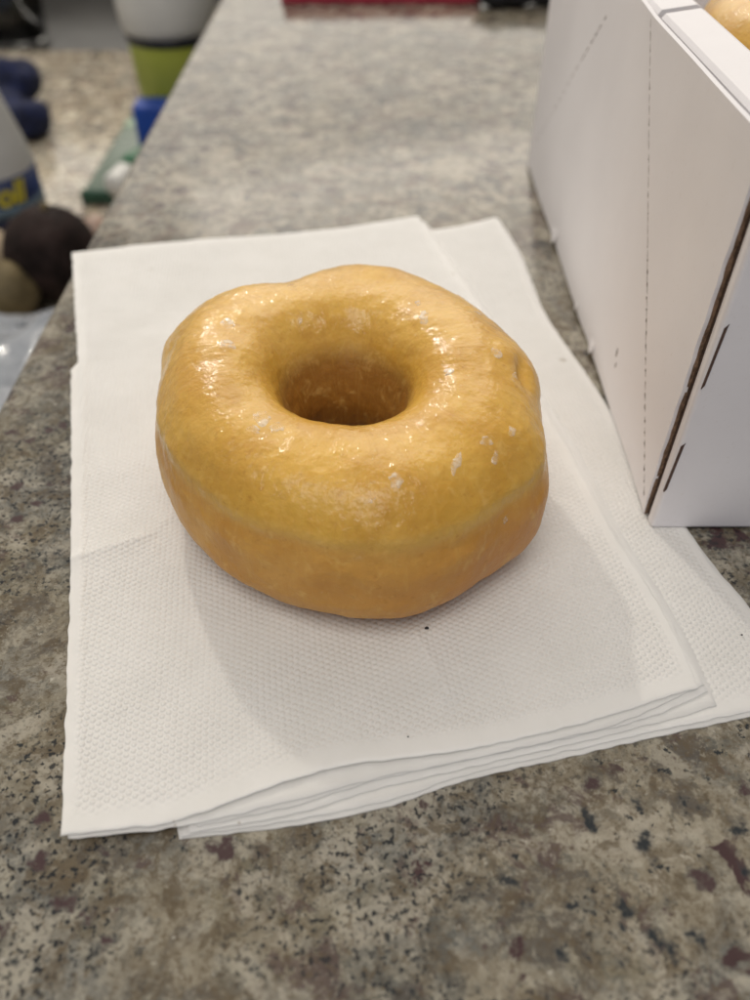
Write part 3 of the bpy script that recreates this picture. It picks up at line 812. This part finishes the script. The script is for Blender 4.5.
# grey-green board, blue carton, green bottle and the little green bottle lying there
tz = LOW + .010
bd = empty('green_board', (-.195, .80, LOW), 'flat grey-green board lying on the lower counter near the green bottle', 'board')
bm = box_bm(-.250, -.120, .668, .935, LOW + .0005, tz, .003, 2)
from_bm('board_slab', bm, M['teal'], bd)
from_bm('board_edge', box_bm(-.2505, -.1195, .664, .672, LOW + .0004, LOW + .012, .002, 2), M['tealdk'], bd)
from_bm('stripe', box_bm(-.248, -.150, .822, .838, tz - .001, tz + .0006, .0003), M['mint'], bd)
q = P(115, 184, tz + .012)
sb = empty('tiny_bottle', (q[0] + .03, q[1] + .03, tz), 'small deep green bottle with a white cap lying on the grey-green board', 'bottle')
def capsule(name, a, b_, ra, rb, mat, parent):
    a, b_ = Vector(a), Vector(b_); ax = (b_ - a).normalized(); s1 = ax.cross(Vector((0, 0, 1))).normalized(); s2 = ax.cross(s1)
    V = []; Fc = []; n = 28; pr = []
    for k in range(7): t = k / 6 * math.pi / 2; pr.append((a - ax * ra * .6 * math.cos(t), ra * math.sin(t)))
    for k in range(7): t = k / 6 * math.pi / 2; pr.append((b_ + ax * rb * .6 * math.sin(t), rb * math.cos(t)))
    for c_, r_ in pr:
        for i in range(n):
            g = 2 * math.pi * i / n; V.append(tuple(c_ + (s1 * math.cos(g) + s2 * math.sin(g)) * max(r_, 1e-5)))
    for k in range(len(pr) - 1):
        for i in range(n):
            j = (i + 1) % n; Fc.append((k * n + i, k * n + j, (k + 1) * n + j, (k + 1) * n + i))
    return mesh(name, V, Fc, mat, parent)
capsule('bottle_body', (q[0] + .012, q[1] + .022, tz + .015), (q[0] + .045, q[1] + .085, tz + .015), .013, .015, M['leaf'], sb)
capsule('cap', (q[0] + .001, q[1] - .002, tz + .0115), (q[0] + .008, q[1] + .012, tz + .0135), .0105, .0115, M['white'], sb)
# blue packet
bp = tag(from_bm('blue_packet', box_bm(-.2085, -.150, .722, .7485, tz + .0006, -.089, .003, 3), M['blue'], origin=(-.18, .72, tz)), 'small bright blue packet standing in front of the green and white bottle', 'packet')
# green bottle
gx, gy = -.1795, .787
gb = empty('green_bottle', (gx, gy, tz), 'olive green bottle with a dark band and rounded white top behind the bar edge', 'bottle')
g0 = tz + .0006
v, f = lathe([(0, g0), (.031, g0), (.033, g0 + .003), (.037, -.0535), (.037, -.0525), (0, -.0525)], gx, gy)
mesh('bottle_body', v, f, M['olive'], gb)
v, f = lathe([(0, -.0524), (.0378, -.0524), (.0384, -.051), (.0384, -.047), (.0378, -.0455), (0, -.0455)], gx, gy)
mesh('dark_band', v, f, M['blk'], gb)
v, f = lathe([(0, -.0454), (.0385, -.0454), (.0405, -.040), (.0420, -.025), (.0415, .0), (.036, .022), (.024, .034), (0, .038)], gx, gy)
mesh('bottle_top', v, f, M['white'], gb)

# dark fruit
fx, fy = -.2255, .518
fr = empty('dark_fruit', (fx, fy, LOW), 'round purple-black fruit on the lower counter, partly hidden by the napkin corner', 'fruit')
bm = bmesh.new(); bmesh.ops.create_uvsphere(bm, u_segments=64, v_segments=40, radius=1)
for v in bm.verts:
    d = 1 + .03 * noise.noise(v.co * 2) + .008 * noise.noise(v.co * 12)
    v.co = Vector((fx + v.co.x * .0315 * d, fy + v.co.y * .032 * d, LOW + .0325 + v.co.z * .032 * d))
from_bm('skin', bm, M['fruit'], fr)
capsule('stem', (fx + .004, fy, LOW + .0635), (fx + .005, fy + .001, LOW + .067), .0025, .002, M['potato'], fr)

def veg(name, px, py, z, r, mat, lab, cat, sq=(1, 1, 1), seed=0):
    q = P(px, py, z); bm = bmesh.new(); bmesh.ops.create_icosphere(bm, subdivisions=4, radius=1)
    for v in bm.verts:
        d = r * (1 + .10 * noise.noise(v.co * 1.3 + Vector((seed, 0, 0))) + .02 * noise.noise(v.co * 7))
        v.co = Vector((q[0] + v.co.x * d * sq[0], q[1] + v.co.y * d * sq[1], z + v.co.z * d * sq[2]))
    return tag(from_bm(name, bm, mat, origin=(q[0], q[1], LOW)), lab, cat)
veg('shallot', 96, 232, LOW + .0125, .0125, M['pink'], 'small pinkish bulb between the dark fruit and the granite bar', 'bulb', (1, 1, 1), 3)
veg('olive_potato', -2, 291, LOW + .0225, .0215, M['potato'], 'olive brown knobbly potato at the left edge below the white bottle', 'potato', (1.2, .9, 1), 5)
veg('tan_onion', -6, 262, LOW + .0240, .0235, M['tan'], 'pale tan onion at the left edge between the bottle and the potato', 'onion', (.85, .8, 1), 8)

# plastic bag
q = P(5, 372, LOW + .02)
bg = tag(blob('plastic_bag', [(q[0], q[1], LOW + .022, .07, .055, .022), (q[0] + .035, q[1] + .018, LOW + .022, .035, .030, .024), (q[0] - .03, q[1] - .03, LOW + .02, .05, .04, .02), (q[0] + .02, q[1] - .05, LOW + .016, .05, .05, .016)],
     M['bag'], None, (q[0], q[1], LOW), vox=.003, smooth=3, disp=.010, ds=38), 'crumpled clear silvery plastic bag on the lower counter left of the bar', 'bag')

# drinking glass on the dark worktop
q = P(18, 50, LOW); gx2, gy2 = q[0] - .03, 1.19; gz = LOW - .0115
gl = tag(mesh('drinking_glass', *lathe([(0, gz), (.036, gz), (.040, gz + .004), (.047, gz + .085), (.0455, gz + .0855), (.0385, gz + .008), (0, gz + .007)], gx2, gy2, 64), M['glass'], origin=(gx2, gy2, gz)), 'clear drinking glass on the dark worktop beyond the lower counter', 'glass')

# ------------------------------------------------------------------ camera
cd = bpy.data.cameras.new('camera'); co = bpy.data.objects.new('camera', cd); COL.objects.link(co); C.camera = co
co.location = (0, 0, H); co.rotation_euler = (math.radians(90 - 44.5), 0, 0)
cd.sensor_fit = 'VERTICAL'; cd.sensor_height = 36; cd.lens = 28.8
cd.clip_start = .005; cd.clip_end = 60
cd.dof.use_dof = True; cd.dof.focus_distance = .178; cd.dof.aperture_fstop = 28.8 / 3.0

# ------------------------------------------------------------------ light
w = bpy.data.worlds.new('World'); C.world = w; w.use_nodes = True
nt = w.node_tree; bgn = nt.nodes['Background']
tc = nt.nodes.new('ShaderNodeTexCoord'); sp = nt.nodes.new('ShaderNodeSeparateXYZ'); nt.links.new(tc.outputs['Generated'], sp.inputs[0])
mr = nt.nodes.new('ShaderNodeMapRange'); mr.inputs['From Min'].default_value = -.6; mr.inputs['From Max'].default_value = 1.0
nt.links.new(sp.outputs[1], mr.inputs['Value'])
cr = nt.nodes.new('ShaderNodeValToRGB'); cr.color_ramp.elements[0].color = (.17, .165, .17, 1); cr.color_ramp.elements[1].color = (.80, .75, .66, 1)
nt.links.new(mr.outputs[0], cr.inputs[0]); nt.links.new(cr.outputs[0], bgn.inputs['Color'])
bgn.inputs['Strength'].default_value = .80

def area(name, loc, target, size, power, col, sy=None):
    l = bpy.data.lights.new(name, 'AREA'); l.energy = power; l.color = col; l.size = size
    if sy: l.shape = 'RECTANGLE'; l.size_y = sy
    o = bpy.data.objects.new(name, l); COL.objects.link(o); o.location = loc
    o.rotation_euler = (Vector(target) - Vector(loc)).to_track_quat('-Z', 'Y').to_euler(); return o
area('kitchen_ceiling_lamp', (-.50, 1.35, .98), (0, .15, 0), .045, 6.0, (1.0, .92, .80))
area('ceiling_panel', (.0, 1.9, 1.6), (0, .15, 0), 1.7, 15, (1.0, .93, .83))
area('overhead_fill', (-.25, -.75, 2.2), (0, .2, 0), 1.5, 31, (1.0, .94, .86))  # added fill light above and behind the camera
area('far_reflection_light', (.0, 3.4, 1.0), (0, .4, 0), 3.0, 7, (1.0, .95, .87), 1.1)  # added light, no known window; brightens the reflection on the far granite
area('room_window', (.35, -1.5, .35), (.15, .15, .05), 1.6, 1.5, (.40, .60, 1.0), 1.0)
C.view_settings.view_transform = 'Standard'; C.view_settings.look = 'None'; C.view_settings.exposure = .03; C.view_settings.gamma = 1
C.render.engine = 'CYCLES'
